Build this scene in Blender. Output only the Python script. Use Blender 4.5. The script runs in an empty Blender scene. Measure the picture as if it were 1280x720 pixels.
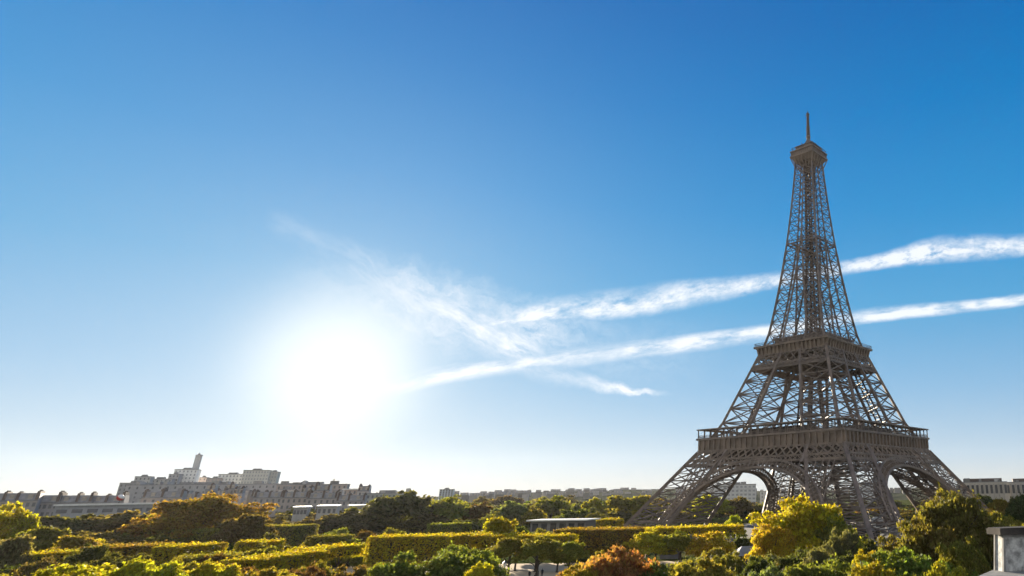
import bpy, bmesh, math, random
import numpy as np
from mathutils import Vector, Matrix

S = bpy.context.scene
C = S.collection
# ------------------------------------------------------------------ camera
F_PX, PITCH, ROLL, PPX, PPY, HC = 815.278, math.radians(19.4194), .018, 994.856, 325.546, 16.05
FH = 864.46                                     # focal length along the horizon
cp, sp, cr, sr = math.cos(PITCH), math.sin(PITCH), math.cos(ROLL), math.sin(ROLL)
cam_d = bpy.data.cameras.new('camera'); cam = bpy.data.objects.new('camera', cam_d); C.objects.link(cam)
r0, u0, f0 = Vector((1, 0, 0)), Vector((0, -sp, cp)), Vector((0, cp, sp))
R_, U_ = r0*cr - u0*sr, r0*sr + u0*cr
M = Matrix((R_, U_, -f0)).transposed().to_4x4(); M.translation = (0, 0, HC)
cam.matrix_world = M
cam_d.sensor_width = 36; cam_d.lens = 36*F_PX/1280
cam_d.shift_x = (640-PPX)/1280; cam_d.shift_y = -(360-PPY)/1280
cam_d.clip_start = .1; cam_d.clip_end = 30000
S.camera = cam


def ray(px, py):
    u1, v1 = px-PPX, PPY-py
    u, v = u1*cr+v1*sr, -u1*sr+v1*cr
    return Vector((u, F_PX*cp-v*sp, F_PX*sp+v*cp))


def at_y(px, py, Y):
    r = ray(px, py); return Vector((0, 0, HC)) + r*(Y/r.y)


def at_z(px, py, z):
    r = ray(px, py); return Vector((0, 0, HC)) + r*((z-HC)/r.z)


# ------------------------------------------------------------------ sun, sky, exposure
SUN = ray(425, 460).normalized()
SUN_EL, SUN_AZ = math.asin(SUN.z), math.atan2(SUN.x, SUN.y)
sd = bpy.data.lights.new('sun', 'SUN'); so = bpy.data.objects.new('sun', sd); C.objects.link(so)
sd.energy = 4.8; sd.angle = math.radians(.5); sd.color = (1, .86, .66)
so.rotation_euler = SUN.to_track_quat('Z', 'Y').to_euler(); so.location = (0, 0, 400)
S.view_settings.view_transform = 'Standard'; S.view_settings.look = 'None'
S.view_settings.gamma = 1; S.view_settings.use_curve_mapping = False
S.view_settings.exposure = 2.0
SKY_STRENGTH = .055
HAZE = .000023

cy = S.cycles
cy.max_bounces = 7; cy.diffuse_bounces = 3; cy.glossy_bounces = 2; cy.transmission_bounces = 4
cy.transparent_max_bounces = 8; cy.volume_bounces = 0
cy.caustics_reflective = False; cy.caustics_refractive = False
cy.sample_clamp_indirect = 6
try:
    cy.use_denoising = True; cy.denoiser = 'OPENIMAGEDENOISE'
except Exception:
    pass


class NT:
    """small node-tree writer"""
    def __init__(s, tree): s.t = tree; tree.nodes.clear()
    def n(s, kind, props=None, **ins):
        nd = s.t.nodes.new(kind)
        for k, v in (props or {}).items(): setattr(nd, k, v)
        for k, v in ins.items():
            key = k.replace('_', ' ')
            sock = nd.inputs[int(k[1:])] if k[0] == 'i' and k[1:].isdigit() else nd.inputs[key]
            if isinstance(v, bpy.types.NodeSocket): s.t.links.new(v, sock)
            else: sock.default_value = v
        return nd
    def m(s, op, a, b=0., c=None, clamp=False):
        nd = s.n('ShaderNodeMath', dict(operation=op, use_clamp=clamp), i0=a, i1=b)
        if c is not None:
            if isinstance(c, bpy.types.NodeSocket): s.t.links.new(c, nd.inputs[2])
            else: nd.inputs[2].default_value = c
        return nd.outputs[0]
    def step(s, x, a, b):                        # smoothstep a..b
        return s.n('ShaderNodeMapRange', dict(interpolation_type='SMOOTHSTEP'), Value=x, From_Min=a, From_Max=b).outputs[0]
    def mix(s, f, a, b, mode='MIX'):
        nd = s.n('ShaderNodeMix', dict(data_type='RGBA', blend_type=mode), i0=f, i6=a, i7=b)
        return nd.outputs[2]
    def noise(s, vec, scale, detail=4., rough=.55, out=0, **k):
        return s.n('ShaderNodeTexNoise', None, Vector=vec, Scale=scale, Detail=detail, Roughness=rough, **k).outputs[out]
    def ramp(s, fac, stops):
        nd = s.n('ShaderNodeValToRGB', None, Fac=fac); e = nd.color_ramp.elements
        while len(e) < len(stops): e.new(.5)
        for el, (p, c) in zip(e, stops): el.position = p; el.color = c if len(c) == 4 else (*c, 1)
        return nd.outputs[0]


W = bpy.data.worlds.new('World'); S.world = W; W.use_nodes = True
w = NT(W.node_tree)
sky = w.n('ShaderNodeTexSky', dict(sky_type='NISHITA', sun_disc=False, sun_elevation=SUN_EL, sun_rotation=SUN_AZ,
          altitude=0, air_density=1.0, dust_density=.08, ozone_density=3.5))
gen = w.n('ShaderNodeTexCoord').outputs['Generated']
dirn = w.n('ShaderNodeVectorMath', dict(operation='NORMALIZE'), i0=gen).outputs[0]
sxyz = w.n('ShaderNodeSeparateXYZ', None, Vector=dirn)
az = w.m('ARCTAN2', sxyz.outputs[0], sxyz.outputs[1])
el = w.m('ARCSINE', sxyz.outputs[2])
azel = lambda px, py: (math.atan2(ray(px, py).x, ray(px, py).y), math.asin(ray(px, py).normalized().z))
AZ0, AZ1 = azel(250, 300)[0], azel(1500, 300)[0]
azn = w.n('ShaderNodeMapRange', dict(clamp=True), Value=az, From_Min=AZ0, From_Max=AZ1).outputs[0]


def fcurve(x, pts):                               # pts in real units -> a float curve over the normalised azimuth
    lo, hi = min(p[1] for p in pts)-.01, max(p[1] for p in pts)+.01
    nd = w.n('ShaderNodeFloatCurve', None, Value=x); cm = nd.mapping; cv = cm.curves[0]
    while len(cv.points) < len(pts): cv.points.new(.5, .5)
    for p, (a, b) in zip(cv.points, pts):
        p.location = ((a-AZ0)/(AZ1-AZ0), (b-lo)/(hi-lo)); p.handle_type = 'AUTO_CLAMPED'
    cm.update()
    return w.m('MULTIPLY_ADD', nd.outputs[0], hi-lo, lo)


wisp = w.noise(dirn, 7., 6., .6)
fine = w.noise(dirn, 34., 6., .65)
vfine = w.noise(dirn, 90., 4., .6)


def band(rows, gain, rough, stretch=22.):
    """a cirrus streak: rows of (px, y_upper, y_centre, y_lower, opacity) laid out by direction in the sky"""
    cen = fcurve(azn, [azel(r[0], r[2]) for r in rows])
    up = fcurve(azn, [(azel(r[0], r[2])[0], azel(r[0], r[1])[1]-azel(r[0], r[2])[1]) for r in rows])
    lo = fcurve(azn, [(azel(r[0], r[2])[0], azel(r[0], r[2])[1]-azel(r[0], r[3])[1]) for r in rows])
    op = fcurve(azn, [(azel(r[0], r[2])[0], r[4]) for r in rows])
    d = w.m('SUBTRACT', w.m('MULTIPLY_ADD', w.m('SUBTRACT', fine, .5), rough, el), cen)
    a = w.m('DIVIDE', w.m('MAXIMUM', d, 0.), w.m('MAXIMUM', up, .001))
    b = w.m('DIVIDE', w.m('MAXIMUM', w.m('MULTIPLY', d, -1.), 0.), w.m('MAXIMUM', lo, .001))
    t = w.m('ADD', a, b)
    prof = w.m('POWER', w.m('SUBTRACT', 1., w.step(t, 0., 1.)), .8)
    sv = w.n('ShaderNodeCombineXYZ', None, X=w.m('MULTIPLY', az, stretch), Y=w.m('MULTIPLY', d, 55.), Z=gain*7.).outputs[0]
    st1 = w.noise(sv, 1., 6., .6); st2 = w.noise(sv, 3.2, 5., .65)
    tex = w.m('ADD', w.m('MULTIPLY', w.step(st1, .28, .62), .8), w.m('MULTIPLY', w.step(st2, .3, .7), .4))
    tex = w.m('MULTIPLY', tex, w.m('MULTIPLY_ADD', w.step(wisp, .35, .6), .55, .45))
    return w.m('MULTIPLY', w.m('MULTIPLY', prof, tex), w.m('MULTIPLY', w.m('MAXIMUM', op, 0.), gain), clamp=True)


c1 = band([(330, 420, 440, 446, 0), (560, 395, 412, 420, 0), (620, 385, 405, 411, .75), (700, 366, 392, 404, .95), (780, 356, 386, 402, .85),
           (880, 345, 364, 384, .85), (965, 338, 352, 364, .95), (1080, 319, 331, 342, 1), (1190, 290, 313, 331, 1), (1280, 289, 307, 323, 1),
           (1480, 250, 268, 290, .8)], 1.5, .006, 26.)
c2 = band([(330, 470, 500, 520, 0), (480, 470, 485, 500, .3), (560, 452, 468, 482, .9), (640, 444, 457, 470, .85), (730, 428, 444, 462, .85),
           (830, 418, 432, 449, .85), (950, 404, 416, 431, .95), (1080, 384, 397, 407, 1), (1280, 365, 374, 384, .95), (1480, 330, 340, 352, .7)], 1.45, .005, 14.)
c3 = band([(330, 255, 268, 285, 0), (375, 268, 288, 314, .16), (410, 283, 305, 332, .10), (448, 300, 325, 360, .32), (500, 330, 372, 404, .38), (560, 348, 395, 432, .62),
           (630, 380, 430, 462, .8), (690, 440, 462, 486, .5), (740, 466, 479, 489, .6), (780, 478, 488, 495, .85), (815, 486, 491, 495, .7), (850, 488, 492, 497, 0), (1480, 480, 490, 500, 0)], 1.35, .016, 20.)
c4 = band([(330, 330, 350, 390, 0), (440, 300, 360, 430, .2), (560, 330, 390, 460, .6), (640, 355, 405, 470, .6), (720, 372, 420, 470, .42), (820, 390, 440, 490, .15), (1000, 400, 440, 480, 0), (1480, 400, 440, 480, 0)], 1.15, .05, 24.)
clouds = w.m('MAXIMUM', w.m('MAXIMUM', c1, c2), w.m('MAXIMUM', c3, c4))
# bright aureole of the low sun in the sky itself
cosang = w.n('ShaderNodeVectorMath', dict(operation='DOT_PRODUCT'), i0=dirn, i1=tuple(SUN)).outputs['Value']
ang = w.m('ARCCOSINE', w.m('MINIMUM', cosang, 1.))
g1 = w.m('EXPONENT', w.m('MULTIPLY', w.m('POWER', w.m('DIVIDE', ang, .070), 2.), -1.))
g2 = w.m('EXPONENT', w.m('DIVIDE', ang, -.17))
glow = w.m('ADD', w.m('MULTIPLY', g1, 2.0), w.m('MULTIPLY', g2, .52))
nish = w.n('ShaderNodeHueSaturation', None, Hue=.49, Saturation=1.2, Value=1., Color=sky.outputs[0]).outputs[0]
EL1 = .9
elf = w.n('ShaderNodeMapRange', dict(clamp=True), Value=el, From_Min=-.05, From_Max=EL1).outputs[0]
tone = w.ramp(elf, [((max(-.04, azel(800, y)[1])+.05)/(EL1+.05), c) for y, c in ((640, (.58, .62, .65)), (606, (.60, .66, .70)), (575, (.43, .58, .73)), (490, (.25, .48, .73)), (380, (.085, .375, .69)),
                    (260, (.018, .28, .65)), (130, (.0, .205, .575)), (10, (.0, .155, .50)))]+[(1., (.002, .13, .44))])
tone = w.n('ShaderNodeVectorMath', dict(operation='SCALE'), i0=tone); tone.inputs['Scale'].default_value = 1/(SKY_STRENGTH*2**S.view_settings.exposure)
skyc = w.mix(.95, nish, tone.outputs[0])
# added fill light: the unseen sky behind the viewer made paler and brighter
back_fill = w.m('MULTIPLY', w.step(sxyz.outputs[1], .05, -.45), w.m('MULTIPLY_ADD', w.step(wisp, .3, .65), .5, .5))
skyc = w.mix(w.m('MULTIPLY', back_fill, .92), skyc, tuple(x/(SKY_STRENGTH*2**S.view_settings.exposure) for x in (.95, .90, .82))+(1,))
gf = w.m('SUBTRACT', 1., w.m('EXPONENT', w.m('MULTIPLY', glow, -1.)))
K = 1/(SKY_STRENGTH*2**S.view_settings.exposure)
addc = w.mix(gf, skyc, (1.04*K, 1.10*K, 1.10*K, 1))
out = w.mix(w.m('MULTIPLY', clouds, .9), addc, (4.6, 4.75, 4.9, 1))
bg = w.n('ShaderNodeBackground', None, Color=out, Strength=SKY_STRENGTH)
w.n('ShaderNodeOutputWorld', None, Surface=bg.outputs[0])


# ------------------------------------------------------------------ materials
def mat(name, build, **kw):
    m = bpy.data.materials.new(name); m.use_nodes = True
    t = NT(m.node_tree); sh = build(t, **kw)
    o = t.n('ShaderNodeOutputMaterial'); t.t.links.new(sh, o.inputs['Surface'])
    return m


def plain(t, c=(.5, .5, .5), c2=None, spec=.4, scale=1.5, rough=.7, metal=0., bump=0., detail=5., lo=.35, hi=.65):
    co = t.n('ShaderNodeTexCoord').outputs['Object']
    f = t.step(t.noise(co, scale, detail, .6), lo, hi)
    c2 = c2 or tuple(x*.7 for x in c)
    col = t.mix(f, (*c, 1), (*c2, 1))
    k = {}
    if bump:
        k['Normal'] = t.n('ShaderNodeBump', None, Strength=bump, Height=t.noise(co, scale*4, 4.)).outputs[0]
    return t.n('ShaderNodeBsdfPrincipled', None, Base_Color=col, Roughness=rough, Metallic=metal, Specular_IOR_Level=spec, **k).outputs[0]


def objcol(t, scale=.25, rough=.8, amp=.25, streak=False):
    """wall finish in the object's own colour with blotches and rain streaks"""
    oi = t.n('ShaderNodeObjectInfo'); co = t.n('ShaderNodeTexCoord').outputs['Object']
    f = t.noise(co, scale, 6., .6)
    v = t.m('MULTIPLY_ADD', t.m('SUBTRACT', f, .5), amp*2, 1.)
    if streak:
        mp = t.n('ShaderNodeMapping', None, Vector=co, Scale=(1.2, 1.2, .08)).outputs[0]
        v = t.m('MULTIPLY', v, t.m('MULTIPLY_ADD', t.m('SUBTRACT', t.noise(mp, 1., 4.), .5), .45, 1.))
    vm = t.n('ShaderNodeVectorMath', dict(operation='SCALE'), i0=oi.outputs['Color']); t.t.links.new(v, vm.inputs['Scale'])
    return t.n('ShaderNodeBsdfPrincipled', None, Base_Color=vm.outputs[0], Roughness=rough).outputs[0]


def leaf(t):
    oi = t.n('ShaderNodeObjectInfo'); ge = t.n('ShaderNodeNewGeometry'); co = t.n('ShaderNodeTexCoord').outputs['Object']
    rnd = ge.outputs['Random Per Island']
    shift = t.n('ShaderNodeVectorMath', dict(operation='ADD'), i0=co); t.t.links.new(
        t.n('ShaderNodeCombineXYZ', None, X=t.m('MULTIPLY', oi.outputs['Random'], 40.)).outputs[0], shift.inputs[1])
    patch = t.noise(shift.outputs[0], .33, 3., .6)
    hue = t.m('ADD', t.m('MULTIPLY_ADD', t.m('SUBTRACT', patch, .5), .12, .5), t.m('MULTIPLY', t.m('SUBTRACT', rnd, .5), .05))
    val = t.m('MULTIPLY_ADD', t.m('FRACT', t.m('MULTIPLY', rnd, 7.31)), .9, .55)
    col = t.n('ShaderNodeHueSaturation', None, Hue=hue, Saturation=1., Value=val, Color=oi.outputs['Color']).outputs[0]
    tcol = t.mix(1., col, (1.45, 1.35, .5, 1), 'MULTIPLY')
    d = t.n('ShaderNodeBsdfPrincipled', None, Base_Color=col, Roughness=.7, Specular_IOR_Level=.08)
    tr = t.n('ShaderNodeBsdfTranslucent', None, Color=tcol)
    return t.n('ShaderNodeMixShader', None, Fac=.5, i1=d.outputs[0], i2=tr.outputs[0]).outputs[0]


def sandy(t):
    co = t.n('ShaderNodeTexCoord').outputs['Object']
    col = t.ramp(t.noise(co, .12, 8., .65), [(.3, (.42, .32, .20)), (.5, (.52, .40, .26)), (.7, (.58, .46, .31))])
    col = t.mix(t.m('MULTIPLY', t.step(t.noise(co, 6., 3.), .45, .75), .4), col, (.30, .24, .17, 1))
    return t.n('ShaderNodeBsdfPrincipled', None, Base_Color=col, Roughness=1., Specular_IOR_Level=.05,
               Normal=t.n('ShaderNodeBump', None, Strength=.3, Height=t.noise(co, 3., 6.)).outputs[0]).outputs[0]


def grassy(t, a=(.035, .055, .015), b=(.075, .085, .025), c=(.13, .10, .05)):
    co = t.n('ShaderNodeTexCoord').outputs['Object']
    col = t.ramp(t.noise(co, .05, 9., .7), [(.35, a), (.52, b), (.7, c)])
    return t.n('ShaderNodeBsdfPrincipled', None, Base_Color=col, Roughness=1., Specular_IOR_Level=0.).outputs[0]


MAT = dict(
    iron=mat('iron_paint', plain, c=(.180, .135, .106), c2=(.105, .080, .064), scale=.28, rough=.6),
    iron_lt=mat('iron_paint_pale', plain, c=(.23, .172, .13), c2=(.15, .113, .087), scale=.22, rough=.6),
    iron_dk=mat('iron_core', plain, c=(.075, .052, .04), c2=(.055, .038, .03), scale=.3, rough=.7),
    stone=mat('pale_stone', plain, c=(.40, .36, .30), c2=(.30, .27, .23), scale=.8, rough=.85),
    wall=mat('wall_finish', objcol, streak=True),
    zinc=mat('zinc_roof', plain, c=(.25, .25, .26), c2=(.175, .175, .185), scale=.5, rough=.5),
    glass=mat('window_glass', plain, c=(.03, .035, .045), c2=(.05, .055, .065), scale=.6, rough=.15),
    pale_glass=mat('faint_window', plain, c=(.30, .31, .32), c2=(.36, .365, .37), scale=.3, rough=.4), far_glass=mat('dull_window', plain, c=(.10, .105, .12), c2=(.15, .155, .17), scale=.3, rough=.3), core_block=mat('light_block', plain, c=(.04, .033, .018), c2=(.028, .028, .014), scale=3, rough=1.),  # the last colours the added light-blocking box inside each hedge
    bark=mat('bark', plain, c=(.075, .058, .045), c2=(.045, .036, .03), scale=2.5, rough=.9, bump=.4),
    leaf=mat('leaves', leaf), sand=mat('sand', sandy), grass=mat('grass', grassy),
    hill=mat('wooded_hill', grassy, a=(.04, .05, .03), b=(.07, .075, .045), c=(.11, .10, .08)),
    white=mat('white_paint', plain, c=(.75, .75, .73), c2=(.62, .62, .60), scale=.5, rough=.6),
    red=mat('red_fabric', plain, c=(.62, .045, .035), c2=(.5, .035, .03), scale=.5, rough=.6),
    weathered=mat('weathered_zinc', plain, c=(.55, .55, .53), c2=(.20, .20, .195), scale=15., rough=.85, spec=.15, bump=.15, detail=10., lo=.34, hi=.66),
    ledge=mat('pale_zinc', plain, c=(.30, .295, .28), c2=(.18, .178, .17), scale=6., rough=.9, spec=.05),
    dark_zinc=mat('dark_zinc', plain, c=(.035, .032, .03), c2=(.07, .062, .055), scale=8., rough=.9, spec=.1),
    dark=mat('dark_metal', plain, c=(.03, .03, .032), c2=(.02, .02, .022), scale=2, rough=.5),
    asphalt=mat('asphalt', plain, c=(.075, .075, .08), c2=(.05, .05, .053), scale=.3, rough=.9),
    brick=mat('chimney_brick', plain, c=(.13, .095, .08), c2=(.09, .07, .06), scale=.6, rough=.9),
    cloth=mat('dark_clothing', plain, c=(.03, .032, .045), c2=(.02, .02, .03), scale=3, rough=.9),
)


# ------------------------------------------------------------------ mesh helpers
class MB:
    def __init__(s): s.v = []; s.f = []
    def quadbox(s, P):                            # 8 corners: bottom 0-3 ccw, top 4-7
        b = len(s.v); s.v += [tuple(p) for p in P]
        for q in ((0, 3, 2, 1), (4, 5, 6, 7), (0, 1, 5, 4), (1, 2, 6, 5), (2, 3, 7, 6), (3, 0, 4, 7)): s.f.append(tuple(b+i for i in q))
    def box(s, x0, x1, y0, y1, z0, z1):
        s.quadbox([(x0, y0, z0), (x1, y0, z0), (x1, y1, z0), (x0, y1, z0), (x0, y0, z1), (x1, y0, z1), (x1, y1, z1), (x0, y1, z1)])
    def frustum(s, w0, z0, w1, z1, cx=0, cy=0, a0=None, a1=None):
        a0 = w0 if a0 is None else a0; a1 = w1 if a1 is None else a1
        s.quadbox([(cx-w0, cy-a0, z0), (cx+w0, cy-a0, z0), (cx+w0, cy+a0, z0), (cx-w0, cy+a0, z0),
                   (cx-w1, cy-a1, z1), (cx+w1, cy-a1, z1), (cx+w1, cy+a1, z1), (cx-w1, cy+a1, z1)])
    def beam(s, a, b, wd, wd2=None, up=None):
        a, b = Vector(a), Vector(b); d = (b-a)
        if d.length < 1e-6: return
        d.normalize(); up = Vector(up) if up else (Vector((0, 0, 1)) if abs(d.z) < .9 else Vector((1, 0, 0)))
        x = d.cross(up).normalized(); y = x.cross(d)
        h = wd/2; k = (wd2 or wd)/2
        s.quadbox([a-x*h-y*k, a+x*h-y*k, a+x*h+y*k, a-x*h+y*k, b-x*h-y*k, b+x*h-y*k, b+x*h+y*k, b-x*h+y*k])
    def tube(s, pts, rad, n=8, cap=True):
        pts = [Vector(p) for p in pts]; rings = []
        for i, p in enumerate(pts):
            d = (pts[min(i+1, len(pts)-1)]-pts[max(i-1, 0)]).normalized()
            x = d.cross(Vector((.13, .97, .21))).normalized(); y = d.cross(x)
            b = len(s.v); rings.append(b)
            s.v += [tuple(p+(x*math.cos(2*math.pi*k/n)+y*math.sin(2*math.pi*k/n))*rad[i]) for k in range(n)]
        for a, b in zip(rings, rings[1:]):
            for k in range(n): s.f.append((a+k, a+(k+1) % n, b+(k+1) % n, b+k))
        if cap: s.f.append(tuple(rings[0]+k for k in range(n))); s.f.append(tuple(rings[-1]+k for k in reversed(range(n))))
    def lathe(s, prof, n=16, cx=0, cy=0):
        rings = []
        for r, z in prof:
            rings.append(len(s.v)); s.v += [(cx+r*math.cos(2*math.pi*k/n), cy+r*math.sin(2*math.pi*k/n), z) for k in range(n)]
        for a, b in zip(rings, rings[1:]):
            for k in range(n): s.f.append((a+k, a+(k+1) % n, b+(k+1) % n, b+k))
        s.f.append(tuple(rings[0]+k for k in reversed(range(n)))); s.f.append(tuple(rings[-1]+k for k in range(n)))
    def mesh(s, name, m, smooth=False):
        me = bpy.data.meshes.new(name); me.from_pydata([tuple(p) for p in s.v], [], s.f); me.materials.append(m)
        if smooth: me.polygons.foreach_set('use_smooth', [True]*len(me.polygons))
        me.update(); return me
    def build(s, name, m, parent=None, smooth=False, color=None):
        return link(name, s.mesh(name, m, smooth), parent, color)


def link(name, me, parent=None, color=None, loc=None, rz=0, scale=None):
    o = bpy.data.objects.new(name, me); C.objects.link(o)
    if parent: o.parent = parent
    if color: o.color = (*color, 1)
    if loc is not None: o.location = loc
    if rz: o.rotation_euler = (0, 0, rz)
    if scale is not None: o.scale = scale
    return o


def tag(o, label, cat, group=None):
    o['label'] = label; o['category'] = cat
    if group: o['group'] = group
    return o


def thing(name, label, cat, loc=(0, 0, 0), rz=0, group=None):
    o = link(name, None, None, None, loc, rz); o.empty_display_size = .5
    return tag(o, label, cat, group)


def struct(o, kind='structure'):
    o['kind'] = kind; return o


def copy_tree(o, parent=None):
    c = o.copy(); C.objects.link(c); c.parent = parent
    for ch in o.children: copy_tree(ch, c)
    return c


# ------------------------------------------------------------------ ground
def sheet(name, pts, m, z):
    b = MB(); b.v = [(p[0], p[1], z) for p in pts]; b.f = [tuple(range(len(pts)))]
    return struct(b.build(name, m))


gr = MB()
N = 40
xs = np.linspace(-3400, 2400, N); ys = np.linspace(-60, 3800, N)
for j in range(N):
    for i in range(N): gr.v.append((xs[i], ys[j], 0))
for j in range(N-1):
    for i in range(N-1): a = j*N+i; gr.f.append((a, a+1, a+N+1, a+N))
struct(gr.build('ground', MAT['grass']))
sheet('sand_path', [(-150, 112), (8, 112), (8, 178), (-150, 178)], MAT['sand'], .004)
TX, TY, TROT = 7.277, 286.04, math.radians(45)+.1726
tm = Matrix.Translation((TX, TY, 0)) @ Matrix.Rotation(TROT, 4, 'Z')
sheet('esplanade', [tm @ Vector(p) for p in ((-75, -75, 0), (75, -75, 0), (75, 75, 0), (-75, 75, 0))], MAT['asphalt'], .006)

# ridge of low hills
rng = random.Random(5)
hb = MB(); HN = 90
for j, (Y, k) in enumerate(((1000, 0.), (1250, .75), (1600, 1.), (2400, .8))):
    for i in range(HN):
        px = -200+1800*i/(HN-1)
        top = 13+10*math.exp(-((px-790)/120)**2)+3*math.exp(-((px-640)/70)**2)+2*math.exp(-((px-1240)/140)**2)+2*math.sin(px*.031)+1.5*math.sin(px*.083)
        hb.v.append(((px-1000)/FH*Y, Y, max(-1, top*k*Y/1500) if k else -1))
for j in range(3):
    for i in range(HN-1): a = j*HN+i; hb.f.append((a, a+1, a+HN+1, a+HN))
struct(hb.build('hills', MAT['hill'], smooth=True))

# ------------------------------------------------------------------ the iron tower
ZW = [(0, 57.1), (31, 35.2), (40.3, 29.0), (72, 17.2), (78, 14.8)]


def wo(z):                                        # outer half width of the tower at height z
    if z >= 78: return 14.8*math.exp(-.0128*(z-78))
    return float(np.interp(z, [a for a, _ in ZW], [b for _, b in ZW]))


def tl(z):                                        # width of one leg
    return float(np.interp(z, [0, 31, 40.3, 72, 78, 128], [23.0, 16.5, 16.2, 12.6, 8.3, 7.7]))


def xpanel(b, A0, B0, A1, B1, wd, horiz=True, sub=False):
    """lattice panel between two chords, A0/B0 low ends and A1/B1 high ends"""
    A0, B0, A1, B1 = map(Vector, (A0, B0, A1, B1))
    b.beam(A0, B1, wd); b.beam(B0, A1, wd)
    if horiz: b.beam(A1, B1, wd*1.15)
    if sub:
        mA, mB, c = (A0+A1)/2, (B0+B1)/2, (A0+A1+B0+B1)/4
        b.beam(mA, mB, wd*.6)
        m0, m1 = (A0+B0)/2, (A1+B1)/2
        for p, q in ((mA, m0), (m0, mB), (mB, m1), (m1, mA), (m0, m1)): b.beam(p, q, wd*.6)


def leg_mesh(sx, sy, zs, chord, brace, sub):
    b = MB()
    def c(i, j, z):
        o, n = wo(z), wo(z)-tl(z)
        return Vector((sx*(o if i else n), sy*(o if j else n), z))
    for z0, z1 in zip(zs, zs[1:]):
        for i, j in ((0, 0), (0, 1), (1, 0), (1, 1)): b.beam(c(i, j, z0), c(i, j, z1), chord)
        for p, q in (((1, 0), (1, 1)), ((0, 1), (1, 1)), ((0, 0), (0, 1)), ((0, 0), (1, 0))):
            xpanel(b, c(*p, z0), c(*q, z0), c(*p, z1), c(*q, z1), brace, True, sub)
        b.beam(c(0, 0, z1), c(1, 1, z1), brace); b.beam(c(0, 1, z1), c(1, 0, z1), brace)
    return b


tower = thing('iron_lattice_tower', 'tall brown iron lattice tower with four splayed legs, arches and two platforms', 'tower', (TX, TY, 0), TROT)
low = [.9, 5.6, 10.4, 15.4, 20.5, 25.8, 31.2]
upz = [36.8, 43.0, 49.0, 54.8, 60.4, 65.6, 70.2, 74.0]
for sx in (-1, 1):
    for sy in (-1, 1):
        lg = leg_mesh(sx, sy, low, 1.3, .34, True).build('leg', MAT['iron'], tower)
        # lift track running up inside the leg
        t = MB()
        for z0, z1 in zip(low, low[1:]):
            m = lambda z, k: Vector((sx*(wo(z)-tl(z)*(.5+k)), sy*(wo(z)-tl(z)*(.5-k)), z))
            for k in (-.14, .14): t.beam(m(z0, k), m(z1, k), .7)
            for q in range(5):
                zz = z0+(z1-z0)*q/5; t.beam(m(zz, -.14), m(zz, .14), .4)
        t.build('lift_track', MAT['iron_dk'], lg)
        for i in (0, 1):
            for j in (0, 1):
                o = wo(.5); n = o-tl(.5)
                pl = MB(); pl.frustum(3.1, 0, 2.2, 1.6, sx*(o if i else n), sy*(o if j else n)); pl.build('plinth', MAT['stone'], lg)
        ul = leg_mesh(sx, sy, upz, 1.05, .36, False).build('upper_leg', MAT['iron'], tower)
        t = MB()
        for z0, z1 in zip(upz, upz[1:]):
            m = lambda z, k: Vector((sx*(wo(z)-tl(z)*(.5+k)), sy*(wo(z)-tl(z)*(.5-k)), z))
            for k in (-.15, .15): t.beam(m(z0, k), m(z1, k), .6)
            for q in range(4):
                zz = z0+(z1-z0)*q/4; t.beam(m(zz, -.15), m(zz, .15), .3)
        t.build('stair', MAT['iron_dk'], ul)


def face(k, u, z, off=0.):
    """point on side k of the tower: u across, z up, off outward from the sloped face"""
    d = wo(z)+off
    return Vector([(u, -d, z), (d, u, z), (-u, d, z), (-d, -u, z)][k])


for k in range(4):
    # decorative arch: front and rear rings with radial struts
    a = MB(); NA = 46
    A, ZC, DP = 34.8, 24.4, 3.2
    ring = lambda th, e, off: face(k, (A+e)*math.cos(th), max(.2, (ZC+e*.95)*math.sin(th)), off)
    ths = [math.radians(13)+math.radians(154)*i/NA for i in range(NA+1)]
    for i in range(NA):
        t0, t1 = ths[i], ths[i+1]
        for off in (.25, -DP):
            e0 = 3.2 if off > 0 else 1.7
            a.beam(ring(t0, 0, off), ring(t1, 0, off), .8); a.beam(ring(t0, e0, off), ring(t1, e0, off), .65)
            a.beam(ring(t0, 0, off), ring(t0, e0, off), .34)
            if off > 0: a.beam(ring(t0, e0*.5, off), ring(t1, e0*.5, off), .22)
            if off < 0: a.beam(ring(t0, 0, off), ring(t1, e0, off), .3)
        a.beam(ring(t0, 0, .25), ring(t0, 0, -DP), .38)
        a.beam(ring(t0, 0, .25), ring(t1, 0, -DP), .28); a.beam(ring(t1, 0, .25), ring(t0, 0, -DP), .28)
        if i % 2 == 0: a.beam(ring(t0, 3.2, .25), ring(t0, 1.7, -DP), .3)
    # spandrel struts between the arch crown and the girder
    for i in range(4, NA-3, 2):
        p = ring(ths[i], 3.2, .2); u = (A+3.2)*math.cos(ths[i])
        if p.z < 26.0 and abs(u) < wo(26)-2: a.beam(p, face(k, u*.98, 26.4, .1), .32)
    a.build('arch', MAT['iron_lt'], tower)
    # lattice girder under the first platform
    g = MB()
    for (za, zb, nx, wd) in ((28.2, 31.7, 20, .5), (26.4, 28.0, 36, .26)):
        g.beam(face(k, -wo(za), za, .1), face(k, wo(za), za, .1), .62)
        if za > 27: g.beam(face(k, -wo(zb), zb, .1), face(k, wo(zb), zb, .1), .6)
        for i in range(nx):
            f0_, f1_ = -1+2*i/nx, -1+2*(i+1)/nx
            q0 = lambda f, z: face(k, f*wo(z), z, .1)
            g.beam(q0(f0_, za), q0(f1_, zb), wd); g.beam(q0(f1_, za), q0(f0_, zb), wd)
    for u in (-wo(29)+tl(29), wo(29)-tl(29)):
        g.beam(face(k, u, 25.6, .35), face(k, u, 31.7, .35), 1.3, .5)
    g.build('girder', MAT['iron_lt'], tower)

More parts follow.
